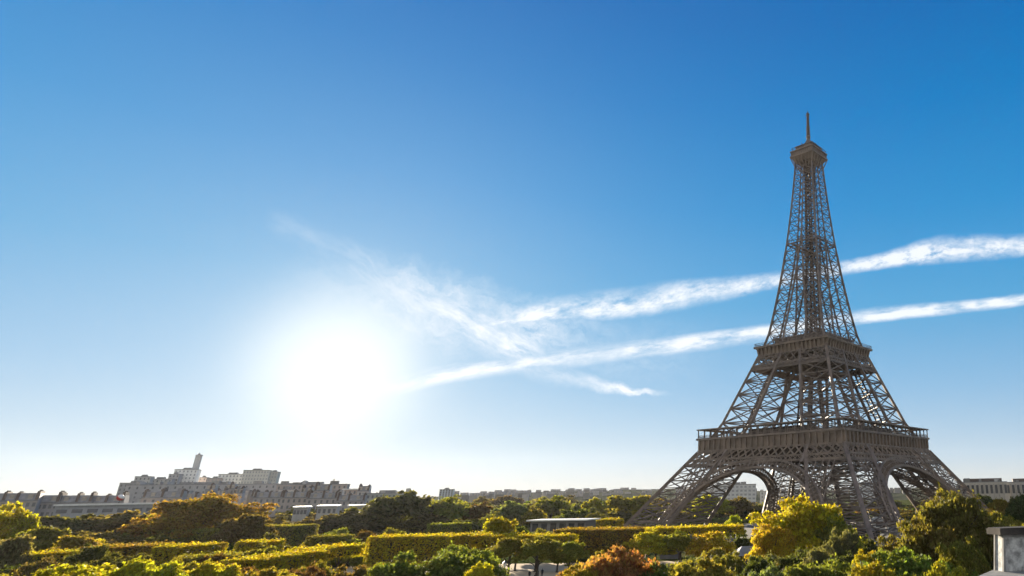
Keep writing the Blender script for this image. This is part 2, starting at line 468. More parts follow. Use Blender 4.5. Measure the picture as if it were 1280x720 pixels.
# first platform
b = MB(); W1 = 35.5
for k in range(4):
    rot = Matrix.Rotation(math.pi/2*k, 3, 'Z')
    def rb(x0, x1, y0, y1, z0, z1, bb=b):
        P = [(x0, y0, z0), (x1, y0, z0), (x1, y1, z0), (x0, y1, z0), (x0, y0, z1), (x1, y0, z1), (x1, y1, z1), (x0, y1, z1)]
        bb.quadbox([rot @ Vector(p) for p in P])
    e = .013*k
    rb(-W1+1.0+e, W1-1.02, -W1+.9, -W1+1.6, 31.8, 36.0+e)          # frieze wall
    rb(-W1-.15, W1-.4+e, -W1-.15, -W1+1.2, 35.95+e, 36.75+e)          # projecting cornice
    rb(-W1+.3, W1-.8+e, -W1+.3, -W1+1.5, 31.5+e, 31.98+e)
    n = 25
    for i in range(n+1):
        x = -W1+1.2+(2*W1-2.4)*i/n
        rb(x-.28, x+.28, -W1+.05, -W1+.95, 32.1, 35.9)
    rb(-W1+.5, W1-13, -W1+1.3, -13.5, 35.3+e, 36.5+e)               # deck strip around the central well
fp = b.build('first_platform', MAT['iron_lt'], tower)
r = MB()
for k in range(4):
    rot = Matrix.Rotation(math.pi/2*k, 3, 'Z'); rr = lambda *a_: rb(*a_, bb=r)
    e = .013*k
    r_ = W1-.3
    def rq(x0, x1, y0, y1, z0, z1):
        P = [(x0, y0, z0), (x1, y0, z0), (x1, y1, z0), (x0, y1, z0), (x0, y0, z1), (x1, y0, z1), (x1, y1, z1), (x0, y1, z1)]
        r.quadbox([rot @ Vector(p) for p in P])
    rq(-W1-.1, W1-4.6+e, -W1-.1, -W1+4.4, 39.95+e, 40.4+e)          # canopy roof
q = MB()
for k in range(4):
    rot = Matrix.Rotation(math.pi/2*k, 3, 'Z')
    for i in range(20):
        x = -W1+.5+(2*W1-1)*i/20
        po = MB(); po.beam(rot @ Vector((x, -W1+.5, 36.7)), rot @ Vector((x, -W1+.5, 40)), .34); po.build('post', MAT['iron'], fp)
        r.beam(rot @ Vector((x, -W1+4, 36.5)), rot @ Vector((x, -W1+4, 40)), .3)
    for z in (37.9, 37.3):
        q.beam(rot @ Vector((-W1+.4, -W1+.4+.01*k, z)), rot @ Vector((W1-.6, -W1+.4, z)), .14)
    for i in range(90):
        x = -W1+.4+(2*W1-1)*i/90
        q.beam(rot @ Vector((x, -W1+.4, 36.7)), rot @ Vector((x, -W1+.4, 37.9)), .09)
canopy = r.build('canopy_roof', MAT['iron_lt'], fp); q.build('railing', MAT['iron'], fp)
for k in range(4):                                                  # glazed pavilions set back from the edge
    p = MB(); rot = Matrix.Rotation(math.pi/2*k, 3, 'Z')
    def pq(x0, x1, y0, y1, z0, z1):
        P = [(x0, y0, z0), (x1, y0, z0), (x1, y1, z0), (x0, y1, z0), (x0, y0, z1), (x1, y0, z1), (x1, y1, z1), (x0, y1, z1)]
        p.quadbox([rot @ Vector(v) for v in P])
    pq(-13.5, 13.5, -28.5, -18.5, 36.52, 39.2)
    for i in range(11): pq(-13.6+2.7*i, -13.2+2.7*i, -28.7, -28.45, 36.52, 39.3)
    pq(-13.9, 13.9, -28.9, -18.2, 39.22, 39.6)
    p.build('pavilion', MAT['iron_dk'], fp)

fb = MB()                                                           # floor beams under the first deck
for q_ in (-30, -22, -13.2, 13.2, 22, 30):
    fb.box(q_-.25, q_+.25, -32, 32, 28.4, 34.9); fb.box(-32, 32, q_-.25, q_+.25, 28.3, 34.8)
for q_ in range(-28, 29, 4): fb.box(q_-.15, q_+.15, -33, 33, 33.2, 35.0)
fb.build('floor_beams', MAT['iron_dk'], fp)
# second platform
b = MB(); W2 = 18.95
b.frustum(W2, 74.55, W2+.12, 75.35); b.frustum(17.4, 71.6, 17.5, 74.5)
for k in range(4):
    rot = Matrix.Rotation(math.pi/2*k, 3, 'Z')
    for i in range(17):
        x = -17+34*i/16
        P = [(x-.3, -17.75, 71.4), (x+.3, -17.75, 71.4), (x+.3, -17.3, 71.4), (x-.3, -17.3, 71.4), (x-.3, -18.8, 74.6), (x+.3, -18.8, 74.6), (x+.3, -17.3, 74.6), (x-.3, -17.3, 74.6)]
        b.quadbox([rot @ Vector(p) for p in P])
sp2 = b.build('second_platform', MAT['iron_lt'], tower)
g = MB()
for k in range(4):
    for (za, zb, nx, wd) in ((67.0, 71.3, 10, .36), (65.0, 66.8, 20, .26)):
        off = .15
        g.beam(face(k, -wo(za), za, off), face(k, wo(za), za, off), .55); g.beam(face(k, -wo(zb), zb, off), face(k, wo(zb), zb, off), .5)
        for i in range(nx):
            a0, a1 = -1+2*i/nx, -1+2*(i+1)/nx
            g.beam(face(k, a0*wo(za), za, off), face(k, a1*wo(zb), zb, off), wd); g.beam(face(k, a1*wo(za), za, off), face(k, a0*wo(zb), zb, off), wd)
    # belt plate
    P = [face(k, -wo(65.3)+.6, 65.2, -.2), face(k, wo(65.3)-.6, 65.2, -.2), face(k, wo(65.3)-.6, 65.2, -.5), face(k, -wo(65.3)+.6, 65.2, -.5),
         face(k, -wo(66.6)+.6, 66.6, -.2), face(k, wo(66.6)-.6, 66.6, -.2), face(k, wo(66.6)-.6, 66.6, -.5), face(k, -wo(66.6)+.6, 66.6, -.5)]
    g.quadbox(P)
g.build('girder', MAT['iron'], tower)
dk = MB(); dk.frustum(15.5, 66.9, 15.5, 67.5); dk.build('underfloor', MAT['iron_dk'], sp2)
q = MB()
for k in range(4):
    rot = Matrix.Rotation(math.pi/2*k, 3, 'Z')
    for z in (76.0, 76.7): q.beam(rot @ Vector((-W2+.2, -W2+.2+.01*k, z)), rot @ Vector((W2-.3, -W2+.2, z)), .13)
    for i in range(50):
        x = -W2+.2+(2*W2-.5)*i/50; q.beam(rot @ Vector((x, -W2+.2, 75.3)), rot @ Vector((x, -W2+.2, 76.8)), .08)
q.build('railing', MAT['iron'], sp2)
ug = MB(); ug.frustum(12.6, 75.36, 12.4, 78.6); ug.frustum(13.2, 78.6, 13.2, 79.1)
for k in range(4):
    rot = Matrix.Rotation(math.pi/2*k, 3, 'Z')
    for i in range(13):
        x = -12.6+25.2*i/12; ug.beam(rot @ Vector((x, -12.9, 75.4)), rot @ Vector((x, -12.9, 80.2)), .28)
    ug.beam(rot @ Vector((-13, -12.95+.01*k, 80.2)), rot @ Vector((12.8, -12.95, 80.2)), .2)
ug.build('upper_gallery', MAT['iron'], sp2)

# shaft: four legs closing together, then one lattice mast
sh = MB(); z = 75.4; zs = [z]
while z < 166.5:
    z += max(1.9, .6*(tl(z) if z < 120 else wo(z)*1.02)); zs.append(min(z, 167.4))
for z0, z1 in zip(zs, zs[1:]):
    br = .24 if z0 < 120 else .2
    for k in range(4):
        ch = .78 if z0 < 120 else .6
        sh.beam(face(k, -wo(z0), z0), face(k, -wo(z1), z1), ch)
        i0, i1 = max(0, wo(z0)-tl(z0)), max(0, wo(z1)-tl(z1))
        if i0 > .25:
            for sg in (-1, 1):
                sh.beam(face(k, sg*i0, z0), face(k, sg*i1, z1), ch*.8)
                xpanel(sh, face(k, sg*i0, z0), face(k, sg*wo(z0), z0), face(k, sg*i1, z1), face(k, sg*wo(z1), z1), br)
                # inner faces of each leg
                a_, b_ = face(k, sg*i0, z0), face(k, sg*i0, z0, -tl(z0)); c_, d_ = face(k, sg*i1, z1), face(k, sg*i1, z1, -tl(z1))
                sh.beam(b_, d_, ch*.7); xpanel(sh, a_, b_, c_, d_, br*.85)
        else:
            sh.beam(face(k, 0, z0), face(k, 0, z1), ch*.8)
            for sg in (-1, 1):
                xpanel(sh, face(k, 0, z0), face(k, sg*wo(z0), z0), face(k, 0, z1), face(k, sg*wo(z1), z1), br*.95)
        if int(z0*10) % 3 == 0 and i0 > .25: sh.beam(face(k, -i1, z1), face(k, i1, z1), br)
sh.build('shaft', MAT['iron'], tower)
core = MB()
for i, (sx, sy) in enumerate(((-1, -1), (1, -1), (1, 1), (-1, 1))):
    core.beam((sx*2.0, sy*2.0, 75.4), (sx*1.5, sy*1.5, 166), .5)
zz = 76.
while zz < 165:
    c = 2.0-.5*(zz-75)/91
    for s1, s2 in (((-1, -1), (1, -1)), ((1, -1), (1, 1)), ((1, 1), (-1, 1)), ((-1, 1), (-1, -1))):
        core.beam((s1[0]*c, s1[1]*c, zz), (s2[0]*c, s2[1]*c, zz+2.6), .22); core.beam((s1[0]*c, s1[1]*c, zz), (s2[0]*c, s2[1]*c, zz), .3)
    zz += 2.6
for i in range(60):                                                # spiral stair
    z0 = 76+1.5*i; a0, a1 = i*.9, i*.9+.9
    core.beam((.9*math.cos(a0), .9*math.sin(a0), z0), (.9*math.cos(a1), .9*math.sin(a1), z0+1.5), .35)
core.build('lift_shaft', MAT['iron_dk'], tower)
b = MB()
for k in range(4):
    b.beam(face(k, -wo(124), 124, .1), face(k, wo(124), 124, .1), .5); b.beam(face(k, -wo(125.4), 125.4, .1), face(k, wo(125.4), 125.4, .1), .2)
    b.beam(face(k, -wo(124), 124, -3), face(k, wo(124), 124, -3), .4)
    for i in range(13): f = -1+2*i/12; b.beam(face(k, f*wo(124), 124, .1), face(k, f*wo(125.4), 125.4, .1), .12)
b.build('intermediate_platform', MAT['iron'], tower)

# head of the tower
b = MB(); b.frustum(4.7, 167.0, 6.4, 169.4)
for k in range(4):
    rot = Matrix.Rotation(math.pi/2*k, 3, 'Z')
    for i in range(7):
        f = -1+2*i/6
        b.beam(rot @ Vector((4.55*f, -4.65, 163.6)), rot @ Vector((6.4*f, -6.5, 169.3)), .34)
b.frustum(6.7, 169.4, 6.8, 170.2); b.frustum(6.2, 170.2, 6.2, 172.4); b.frustum(6.7, 172.4, 6.7, 173.0)
tg = b.build('top_gallery', MAT['iron_lt'], tower)
q = MB()
for k in range(4):
    rot = Matrix.Rotation(math.pi/2*k, 3, 'Z')
    for i in range(11): x = -6+1.2*i; q.beam(rot @ Vector((x, -6.5, 170.2)), rot @ Vector((x, -6.5, 172.4)), .16); 
    for i in range(9):
        x = -5.6+1.4*i; q.beam(rot @ Vector((x, -5.6, 172.8)), rot @ Vector((x, -5.9, 174.6)), .14)
    q.beam(rot @ Vector((-6.2, -6.3+.01*k, 174.5)), rot @ Vector((6.1, -6.3, 174.5)), .16)
q.build('railing', MAT['iron'], tg)
b = MB(); b.frustum(4.6, 173.0, 4.6, 175.4); b.frustum(5.0, 175.4, 4.8, 175.9)
b.lathe([(2.9, 175.9), (2.5, 177.4), (1.7, 178.8), (1.1, 179.8), (.9, 180.4), (.9, 181.6), (1.2, 181.7), (1.1, 182.3), (.8, 182.6)], 14)
for a_ in range(8):
    th = a_*math.pi/4+.3; b.beam((3.4*math.cos(th), 3.4*math.sin(th), 175.9), (3.9*math.cos(th), 3.9*math.sin(th), 178.0), .2)
b.build('cupola', MAT['iron'], tower)
b = MB(); b.lathe([(.95, 182.5), (.9, 188), (.75, 188.1), (.65, 194.6), (.8, 194.7), (.8, 195.4), (.2, 195.5), (.16, 197.0)], 8)
b.beam((-1.3, 0, 194.4), (1.3, 0, 194.4), .3); b.beam((0, -1.3, 194.4), (0, 1.3, 194.4), .3); b.beam((-.9, 0, 188), (.9, 0, 188), .25)
b.build('antenna', MAT['iron_dk'], tower)


# ------------------------------------------------------------------ trees
def leaf_mesh(name, P, Nrm, size, rs):
    n = len(P); t = rs.normal(size=(n, 3)); t -= (t*Nrm).sum(1, keepdims=True)*Nrm
    t /= np.linalg.norm(t, axis=1, keepdims=True)+1e-9; bt = np.cross(Nrm, t)
    s = (size*rs.uniform(.65, 1.35, (n, 1)))
    V = np.stack([P-t*s*.6, P-bt*s*.36+Nrm*s*.08, P+t*s*.6, P+bt*s*.36+Nrm*s*.08], 1).reshape(-1, 3)
    me = bpy.data.meshes.new(name); me.vertices.add(4*n); me.vertices.foreach_set('co', V.astype(np.float32).ravel())
    me.loops.add(4*n); me.loops.foreach_set('vertex_index', np.arange(4*n, dtype=np.int32))
    me.polygons.add(n); me.polygons.foreach_set('loop_start', np.arange(0, 4*n, 4, dtype=np.int32))
    me.materials.append(MAT['leaf']); me.update(); me.validate(); return me


def unit(v): return v/(np.linalg.norm(v, axis=-1, keepdims=True)+1e-9)


def crown_mesh(seed, nleaf, size, nclump=26, tall=1.0, ragged=.3):
    """irregular crown in a unit box: x,y in -1..1, z in 0..1*tall"""
    rs = np.random.RandomState(seed)
    cl = []
    for _ in range(nclump):
        d = unit(rs.normal(size=3)); d[2] = abs(d[2])*1.15-.38
        c = d*rs.uniform(.48, .82)*(1+ragged*(rs.rand()-.5)); rad = rs.uniform(.20, .34)
        cl.append((c*.9, rad*.8))
        for _ in range(5):                        # twigs of foliage standing off each bough
            e = unit(rs.normal(size=3)+d*.8); cl.append((c+e*rad*rs.uniform(.7, 1.3), rs.uniform(.07, .16)))
    cl += [(np.array((0, 0, .05)), .45), (np.array((.2, -.2, .3)), .35), (np.array((-.25, .15, .2)), .4)]
    wts = np.array([r**1.75 for _, r in cl]); wts /= wts.sum()
    idx = rs.choice(len(cl), nleaf, p=wts)
    cen = np.array([c for c, _ in cl])[idx]; rad = np.array([r for _, r in cl])[idx]
    d = unit(rs.normal(size=(nleaf, 3))); d[:, 2] = np.where(d[:, 2] < -.3, -d[:, 2]*.6, d[:, 2])
    rr = np.minimum(2.0, .45+.55*rs.rand(nleaf)+np.abs(rs.normal(0, .28, nleaf)))
    P = cen+d*(rad*rr)[:, None]
    P[:, 2] = (P[:, 2]+.42)/1.42*tall
    nr = unit(d*.45+rs.normal(size=(nleaf, 3))*.75+np.array((0, 0, .25)))
    ok = P[:, 2] > -.02
    return leaf_mesh('crown', P[ok], nr[ok], size, rs)


def trunk_mesh(seed, limbs=6):
    """unit trunk, height 1 up into the crown, radius about .03"""
    r = random.Random(seed); b = MB()
    pts = [(0, 0, -.02), (.004, .003, .05), (.01, -.005, .25), (.0, .01, .5), (.012, .0, .8)]
    b.tube(pts, [.042, .032, .026, .020, .008], 7)
    for i in range(limbs):
        a = 2*math.pi*i/limbs+r.uniform(-.4, .4); z0 = r.uniform(.3, .55); L = r.uniform(.2, .36)
        p0 = Vector((0, 0, z0)); p1 = p0+Vector((math.cos(a)*L*.5, math.sin(a)*L*.5, L*.5)); p2 = p1+Vector((math.cos(a+.2)*L*.5, math.sin(a+.2)*L*.5, L*.45))
        b.tube([p0, p1, p2], [.014, .009, .003], 5)
    return b.mesh('trunk', MAT['bark'])


NEAR = [crown_mesh(s, 30000, .050, 30) for s in (1, 2, 3)]
MID = [crown_mesh(s, 13000, .074, 24) for s in (11, 12, 13, 14)]
FAR = [crown_mesh(s, 6000, .098, 18) for s in (21, 22, 23, 24, 25)]
TRUNK = [trunk_mesh(s) for s in (31, 32, 33)]
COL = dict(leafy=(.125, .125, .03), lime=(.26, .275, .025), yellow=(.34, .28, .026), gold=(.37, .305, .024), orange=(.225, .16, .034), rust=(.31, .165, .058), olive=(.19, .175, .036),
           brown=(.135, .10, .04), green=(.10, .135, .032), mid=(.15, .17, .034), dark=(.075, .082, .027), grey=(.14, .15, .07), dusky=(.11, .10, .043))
trng = random.Random(77)


def tree(px, top, wpx, Y, col, label, cat='tree', lod=None, low=.28, group=None, name='leafy_tree', seed=None):
    """a tree whose crown tops out at picture point (px, top) when standing Y metres away"""
    p = at_y(px, top, Y); H = max(1.2, p.z); rad = wpx*Y/FH/2
    r = random.Random(seed if seed is not None else int(px*13+top*7+Y))
    o = thing(name, label, cat, (p.x, Y, 0), 0, group)
    lods = dict(near=NEAR, mid=MID, far=FAR)[lod or ('near' if Y < 125 else 'mid' if Y < 235 else 'far')]
    c0 = [x*r.uniform(.88, 1.12) for x in COL[col]]
    link('crown', r.choice(lods), o, c0, (0, 0, H*low), r.uniform(0, 6.28), (rad*1.08, rad*1.08, H*(1-low)*1.03))
    link('trunk', r.choice(TRUNK), o, None, None, r.uniform(0, 6.28), (H*1.1, H*1.1, H*.95))
    return o


# the near crowns along the bottom of the view
T = tree
T(85, 705, 150, 82, 'lime', 'bright lime shrubby crown at the bottom, under the pale roofed block', low=.2)
T(175, 697, 120, 86, 'lime', 'bright lime crown in front of the orange clipped row', low=.2)
T(20, 712, 90, 80, 'olive', 'olive crown in the bottom corner beside the lime crowns', low=.2)
T(262, 700, 90, 92, 'yellow', 'yellow green crown between the lime crowns and the slanting clipped row', low=.2)
T(345, 708, 110, 84, 'olive', 'dark olive crown below the long slanting clipped row', low=.2)
T(535, 689, 140, 92, 'green', 'broad deep green tree in front of the long clipped row', low=.15)
T(584, 678, 88, 112, 'mid', 'bright green bushy tree beside the lamp post', low=.12)
T(598, 702, 42, 84, 'gold', 'small golden shrub beside the lamp post', 'shrub', low=.6, name='shrub')
T(440, 706, 70, 96, 'brown', 'brownish thin crown left of the deep green tree', low=.2)
T(490, 700, 60, 90, 'mid', 'fresh green crown at the foot of the deep green tree', low=.15)
T(765, 681, 125, 84, 'rust', 'rusty orange autumn crown in front of the clipped rows', low=.15)
T(735, 701, 50, 80, 'orange', 'small orange crown at the near edge of the rusty tree', low=.5)
T(822, 701, 75, 82, 'dark', 'dark green bush between the rusty crown and the pale green bush', 'bush', low=.1, name='bush')
T(885, 693, 125, 88, 'olive', 'wide pale olive bush with a ragged top', 'bush', low=.1, name='bush')
T(965, 703, 80, 84, 'grey', 'grey green bush below the big golden tree', 'bush', low=.1, name='bush')
T(1015, 695, 105, 90, 'mid', 'fresh green rounded bush below the big golden tree', 'bush', low=.1, name='bush')
T(1003, 616, 112, 146, 'gold', 'big golden yellow tree in front of the tower legs', low=.22, lod='near')
T(967, 652, 62, 136, 'gold', 'bright yellow low tree leaning out of the big golden tree', low=.2, lod='near')
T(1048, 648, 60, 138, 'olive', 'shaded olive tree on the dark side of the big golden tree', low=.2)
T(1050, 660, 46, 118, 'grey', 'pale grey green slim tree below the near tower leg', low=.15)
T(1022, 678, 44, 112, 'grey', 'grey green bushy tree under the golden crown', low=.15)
T(1083, 687, 42, 92, 'gold', 'small orange yellow tree beside the large dark green tree', low=.55)
T(1190, 606, 112, 108, 'leafy', 'tallest large dark olive tree beside the grey chimney', low=.18)
T(1150, 640, 95, 102, 'leafy', 'left bulging side tree of the large dark olive tree', low=.15)
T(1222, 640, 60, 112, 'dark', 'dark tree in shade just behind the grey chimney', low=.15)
T(1135, 683, 130, 88, 'mid', 'yellowish green tree at the foot of the large dark olive tree', low=.15)
T(1205, 672, 75, 92, 'mid', 'green tree between the large olive tree and the chimney', low=.15)
T(1100, 700, 95, 82, 'lime', 'bright lime bush at the bottom below the orange yellow tree', 'bush', low=.1, name='bush')
T(1175, 701, 90, 80, 'lime', 'bright lime bush next to the pale chimney ledge', 'bush', low=.1, name='bush')
# middle ground
T(14, 631, 58, 190, 'yellow', 'yellow tree against the grey buildings at the picture edge')
T(265, 614, 116, 238, 'orange', 'big orange brown tree standing in front of the white tower blocks', lod='near')
T(312, 638, 64, 214, 'brown', 'brown shaded tree beside the big orange brown tree')
T(222, 634, 60, 246, 'olive', 'low olive tree at the left foot of the big orange brown tree')
T(60, 657, 62, 165, 'mid', 'green tree with a dark hollow side between clipped rows')
T(20, 668, 60, 128, 'grey', 'bluish grey green tree at the picture edge', low=.15)
T(100, 668, 60, 160, 'olive', 'olive yellow tree right of the tree with a dark hollow side')
T(120, 676, 60, 132, 'dark', 'very dark tree behind the orange clipped row', low=.15)
T(30, 655, 60, 215, 'dusky', 'dusky tree under the yellow edge tree')
T(90, 640, 100, 240, 'dusky', 'dusky brown tree below the grey rooftops')
T(150, 638, 90, 246, 'brown', 'brown tree below the long pale balcony block')
T(198, 637, 60, 264, 'dusky', 'small dusky tree beside the long pale balcony block')
T(625, 645, 58, 176, 'lime', 'rounded yellow green tree above the long clipped row', low=.2)
T(650, 655, 34, 190, 'green', 'small green tree at the end of the flat roofed pavilion')
T(676, 660, 30, 185, 'olive', 'thin pale olive tree in front of the flat roofed pavilion')
T(640, 671, 55, 142, 'olive', 'olive young tree on the sand path, left of two', low=.5)
T(676, 671, 52, 138, 'olive', 'olive young tree on the sand path, right of two', low=.5)
T(714, 676, 46, 145, 'olive', 'olive orange tree beside the rusty crown', low=.4)
T(812, 664, 55, 166, 'yellow', 'thin yellow tree under the end of the long golden clipped row', low=.35)
T(850, 664, 42, 165, 'olive', 'slim tree with bare trunk under the golden clipped row', low=.45)
T(888, 664, 60, 164, 'yellow', 'fuller yellow tree under the golden clipped row', low=.25)
T(918, 641, 26, 215, 'lime', 'small fresh green tree before the dark gap under the arch')
T(426, 659, 38, 205, 'olive', 'rounded olive clipped tree, larger of three in a line', low=.1)
T(461, 660, 30, 203, 'brown', 'brownish rounded clipped tree between two olive ones', low=.1)
T(490, 659, 36, 200, 'olive', 'rounded olive clipped tree half behind the long clipped row', low=.1)
T(1250, 622, 44, 210, 'orange', 'orange tinted tree behind the chimney')
T(1275, 616, 46, 200, 'dark', 'dark green tree at the picture edge above the chimney')
T(1262, 640, 40, 160, 'olive', 'olive tree just above the chimney cap')
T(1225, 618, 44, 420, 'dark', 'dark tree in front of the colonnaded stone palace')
T(1110, 632, 50, 400, 'orange', 'orange brown tree seen through the right arch')
T(1135, 640, 40, 380, 'olive', 'olive yellow tree seen under the right arch')
# wooded belt: individually placed taller trees
for row in ((505, 611, 92, 300, 'dusky', 'tallest broad tree of the belt, standing against the sky'), (562, 623, 66, 310, 'mid', 'green tree below the small glass tower'),
            (603, 628, 46, 320, 'brown', 'brownish tree right of the small glass tower'), (640, 624, 50, 300, 'grey', 'grey green tree with a rounded crown'),
            (668, 634, 36, 290, 'orange', 'orange topped tree behind the flat roofed pavilion'), (692, 618, 58, 340, 'olive', 'wide olive tree below the far hillside'),
            (742, 621, 34, 350, 'lime', 'yellow topped small tree below the far hillside'), (716, 634, 46, 300, 'green', 'green rounded tree behind the flat roofed pavilion'),
            (790, 616, 66, 345, 'olive', 'bright olive tree beside the outer tower leg'), (890, 618, 60, 380, 'lime', 'yellow green tree under the left arch'),
            (925, 620, 44, 385, 'brown', 'brown tree under the left arch'), (745, 640, 36, 290, 'mid', 'small light green tree above the golden clipped row'),
            (432, 640, 80, 285, 'dusky', 'dusky wide tree below the white flat roofs'), (468, 636, 62, 290, 'dusky', 'dusky tree left of the tallest belt tree'),
            (385, 646, 60, 270, 'dusky', 'dusky tree under the arcaded buildings'), (770, 636, 50, 320, 'dark', 'dark tree left of the outer tower leg'),
            (532, 640, 60, 280, 'dark', 'dark tree at the foot of the tallest belt tree'), (660, 628, 40, 340, 'dusky', 'dusky tree between the grey green and olive trees'),
            (940, 630, 40, 390, 'dusky', 'dusky tree near the inner pillar under the arch'), (840, 636, 60, 360, 'dusky', 'dusky tree seen through the left leg lattice'),
            (580, 648, 44, 262, 'dark', 'dark small tree behind the clipped box'), (616, 640, 40, 285, 'olive', 'olive tree behind the rounded yellow green tree')):
    T(*row)
# the fill of the belt
k = 0
for Y, base, amp, lo_, hi_ in ((430, 630, 5, -60, 830), (300, 648, 6, -60, 800), (345, 638, 5, -40, 830), (640, 621, 2.5, 560, 900), (470, 625, 4, 560, 900), (420, 634, 5, 830, 1330), (520, 626, 3, 840, 1330)):
    px = lo_
    while px < hi_:
        wpx = trng.uniform(34, 62)
        y = base+trng.uniform(-amp, amp) + (8 if px < 330 else 0) + (4 if 330 < px < 480 else 0)
        col = trng.choice(['dusky', 'dark', 'olive', 'mid', 'brown', 'dusky', 'grey'])
        tree(px, y, wpx, Y+trng.uniform(-14, 14), col, 'one of the plain trees filling the wooded belt behind the gardens', lod='far', low=.12, group='trees filling the wooded belt', seed=k)
        px += wpx*trng.uniform(.55, .8); k += 1
# low planting that closes the gaps between rows
for (px, top, wpx, Y, col) in [(15, 700, 60, 112, 'dark'), (60, 697, 60, 112, 'brown'), (110, 696, 60, 118, 'dark'), (160, 690, 60, 122, 'dark'), (225, 697, 60, 110, 'olive'), (280, 690, 60, 118, 'brown'),
                               (320, 684, 70, 140, 'olive'), (300, 706, 70, 100, 'brown'), (400, 700, 60, 112, 'olive'), (375, 704, 50, 104, 'brown'), (480, 706, 50, 100, 'mid'), (400, 672, 60, 180, 'olive'), (440, 676, 60, 178, 'olive'),
                               (20, 678, 50, 160, 'olive'), (160, 668, 60, 190, 'brown'), (210, 672, 70, 185, 'dark'), (270, 674, 70, 180, 'dark'), (340, 668, 50, 190, 'dark'), (130, 661, 70, 215, 'brown'), (60, 676, 40, 170, 'dark'),
                               (950, 690, 50, 120, 'grey'), (1000, 684, 60, 118, 'dark'), (1060, 690, 50, 108, 'dark'), (1085, 672, 40, 150, 'dark'), (930, 668, 30, 190, 'dark'), (1240, 660, 60, 130, 'dark'), (1275, 650, 60, 140, 'olive'),
 (895, 684, 50, 140, 'olive'), (868, 692, 40, 118, 'grey'), (915, 690, 50, 122, 'olive'), (945, 694, 50, 112, 'dark'), (790, 690, 50, 120, 'brown'), (752, 690, 60, 110, 'orange'), (905, 676, 30, 172, 'olive')]:
    tree(px, top, wpx, Y, col, 'plain filler bush in the planting between the clipped rows', 'bush', low=.02, group='bushes between the clipped rows', name='bush')


# clipped rows: flat topped blocks of foliage carried on a line of trunks
def hedge(p0, p1, ztop, width, zbot, col, label, seed, trunks=None, leaf=.36, dens=30, rough=.16):
    a, b_ = at_z(*p0, ztop), at_z(*p1, ztop); d = b_-a; L = d.length; ang = math.atan2(d.y, d.x)
    o = thing('clipped_tree_row', label, 'clipped trees', (*((a+b_)/2).xy, 0), ang)
    rs = np.random.RandomState(seed); H = ztop-zbot; w2 = width/2
    far = a.y > 190
    if far: leaf *= 1.35; dens *= .55
    areas = dict(top=L*width, front=L*H, back=L*H*.7, end=width*H)
    P, Nn = [], []
    for nm, ar, fac in (('top', areas['top'], 1.3), ('front', areas['front'], 1.), ('back', areas['back'], .7), ('end0', areas['end'], 1.), ('end1', areas['end'], 1.), ('core', L*H, .5), ('fringe', L*width, .35)):
        n = int(min(26000, ar*dens*fac)); u, v = rs.rand(n), rs.rand(n); dep = np.abs(rs.normal(0, rough, n))-.05
        wav = .10*np.sin(u*L*.9+seed)+.07*np.sin(u*L*2.3)
        if nm in ('top', 'fringe'):
            p = np.stack([(u-.5)*L, width*(v-.5), H-dep*(1.0 if nm == 'top' else -1.6)+wav*.8], 1); nn = (0, 0, 1)
        elif nm == 'front': p = np.stack([(u-.5)*L, -w2+dep+wav, v**.85*H], 1); nn = (0, -1, .2)
        elif nm == 'back': p = np.stack([(u-.5)*L, w2-dep-wav, v*H], 1); nn = (0, 1, .2)
        elif nm == 'core': p = np.stack([(u-.5)*L, width*.7*(v-.5), rs.rand(n)*H], 1); nn = (0, 0, 0)
        else:
            sg = -1 if nm == 'end0' else 1
            p = np.stack([sg*(L/2-dep), width*(u-.5), v*H], 1); nn = (sg, 0, .2)
        # a ragged lower edge
        if nm in ('front', 'back', 'core'):
            keep = p[:, 2] > .9*np.maximum(0, np.sin(p[:, 0]*1.1+seed)+.3*np.sin(p[:, 0]*3.1))
            p = p[keep]
        P.append(p); Nn.append(unit(np.array(nn)+rs.normal(size=(len(p), 3))*.75))
    P, Nn = np.concatenate(P), np.concatenate(Nn)
    P[:, 2] += zbot
    link('foliage', leaf_mesh('foliage', P, Nn, leaf, rs), o, COL[col])
    cb = MB(); cb.box(-L/2+.55, L/2-.55, -w2+.55, w2-.55, zbot+(.9 if zbot < 3 else .5), ztop-.45); cb.build('light_block_core', MAT['core_block'], o)  # solid dark box added inside the hedge to block light through the leaves
    n = trunks if trunks is not None else max(2, int(L/5))
    me = TRUNK[seed % 3]
    for i in range(n):
        link('trunk', me, o, None, ((i+.5)/n*L-L/2, rs.uniform(-.5, .5), 0), rs.uniform(0, 6), (ztop, ztop, ztop*.95))
    return o


hedge((474, 671), (584, 669), 7.5, 9, 1.2, 'yellow', 'long clipped row with a golden flat top behind the deep green tree', 1)
hedge((586, 669), (712, 670), 7.4, 6, 5.0, 'yellow', 'clipped row on bare trunks continuing the long golden one', 2)
hedge((56, 679), (128, 676), 7.2, 7, 2, 'yellow', 'yellowish clipped row left of the orange topped row', 17)
hedge((300, 678), (352, 676), 7.3, 7, 1.5, 'yellow', 'short yellow clipped block below the tall dark clipped box', 19)
hedge((392, 671), (436, 670), 7.0, 6, 1.0, 'olive', 'low olive clipped box below the rounded clipped trees', 21)
hedge((702, 662), (803, 661), 7.5, 9, 1.2, 'orange', 'dense clipped row with an orange top behind the rusty crown', 3)
hedge((806, 661), (926, 657), 7.5, 8, 5.6, 'gold', 'golden flat clipped row raised on bare trunks before the tower', 4)
hedge((690, 653), (772, 649), 7.6, 8, 1.5, 'yellow', 'yellow clipped row just right of the flat roofed pavilion', 5)
hedge((536, 656), (588, 654), 7.0, 7, .8, 'mid', 'dull green clipped box in front of the wooded belt', 6)
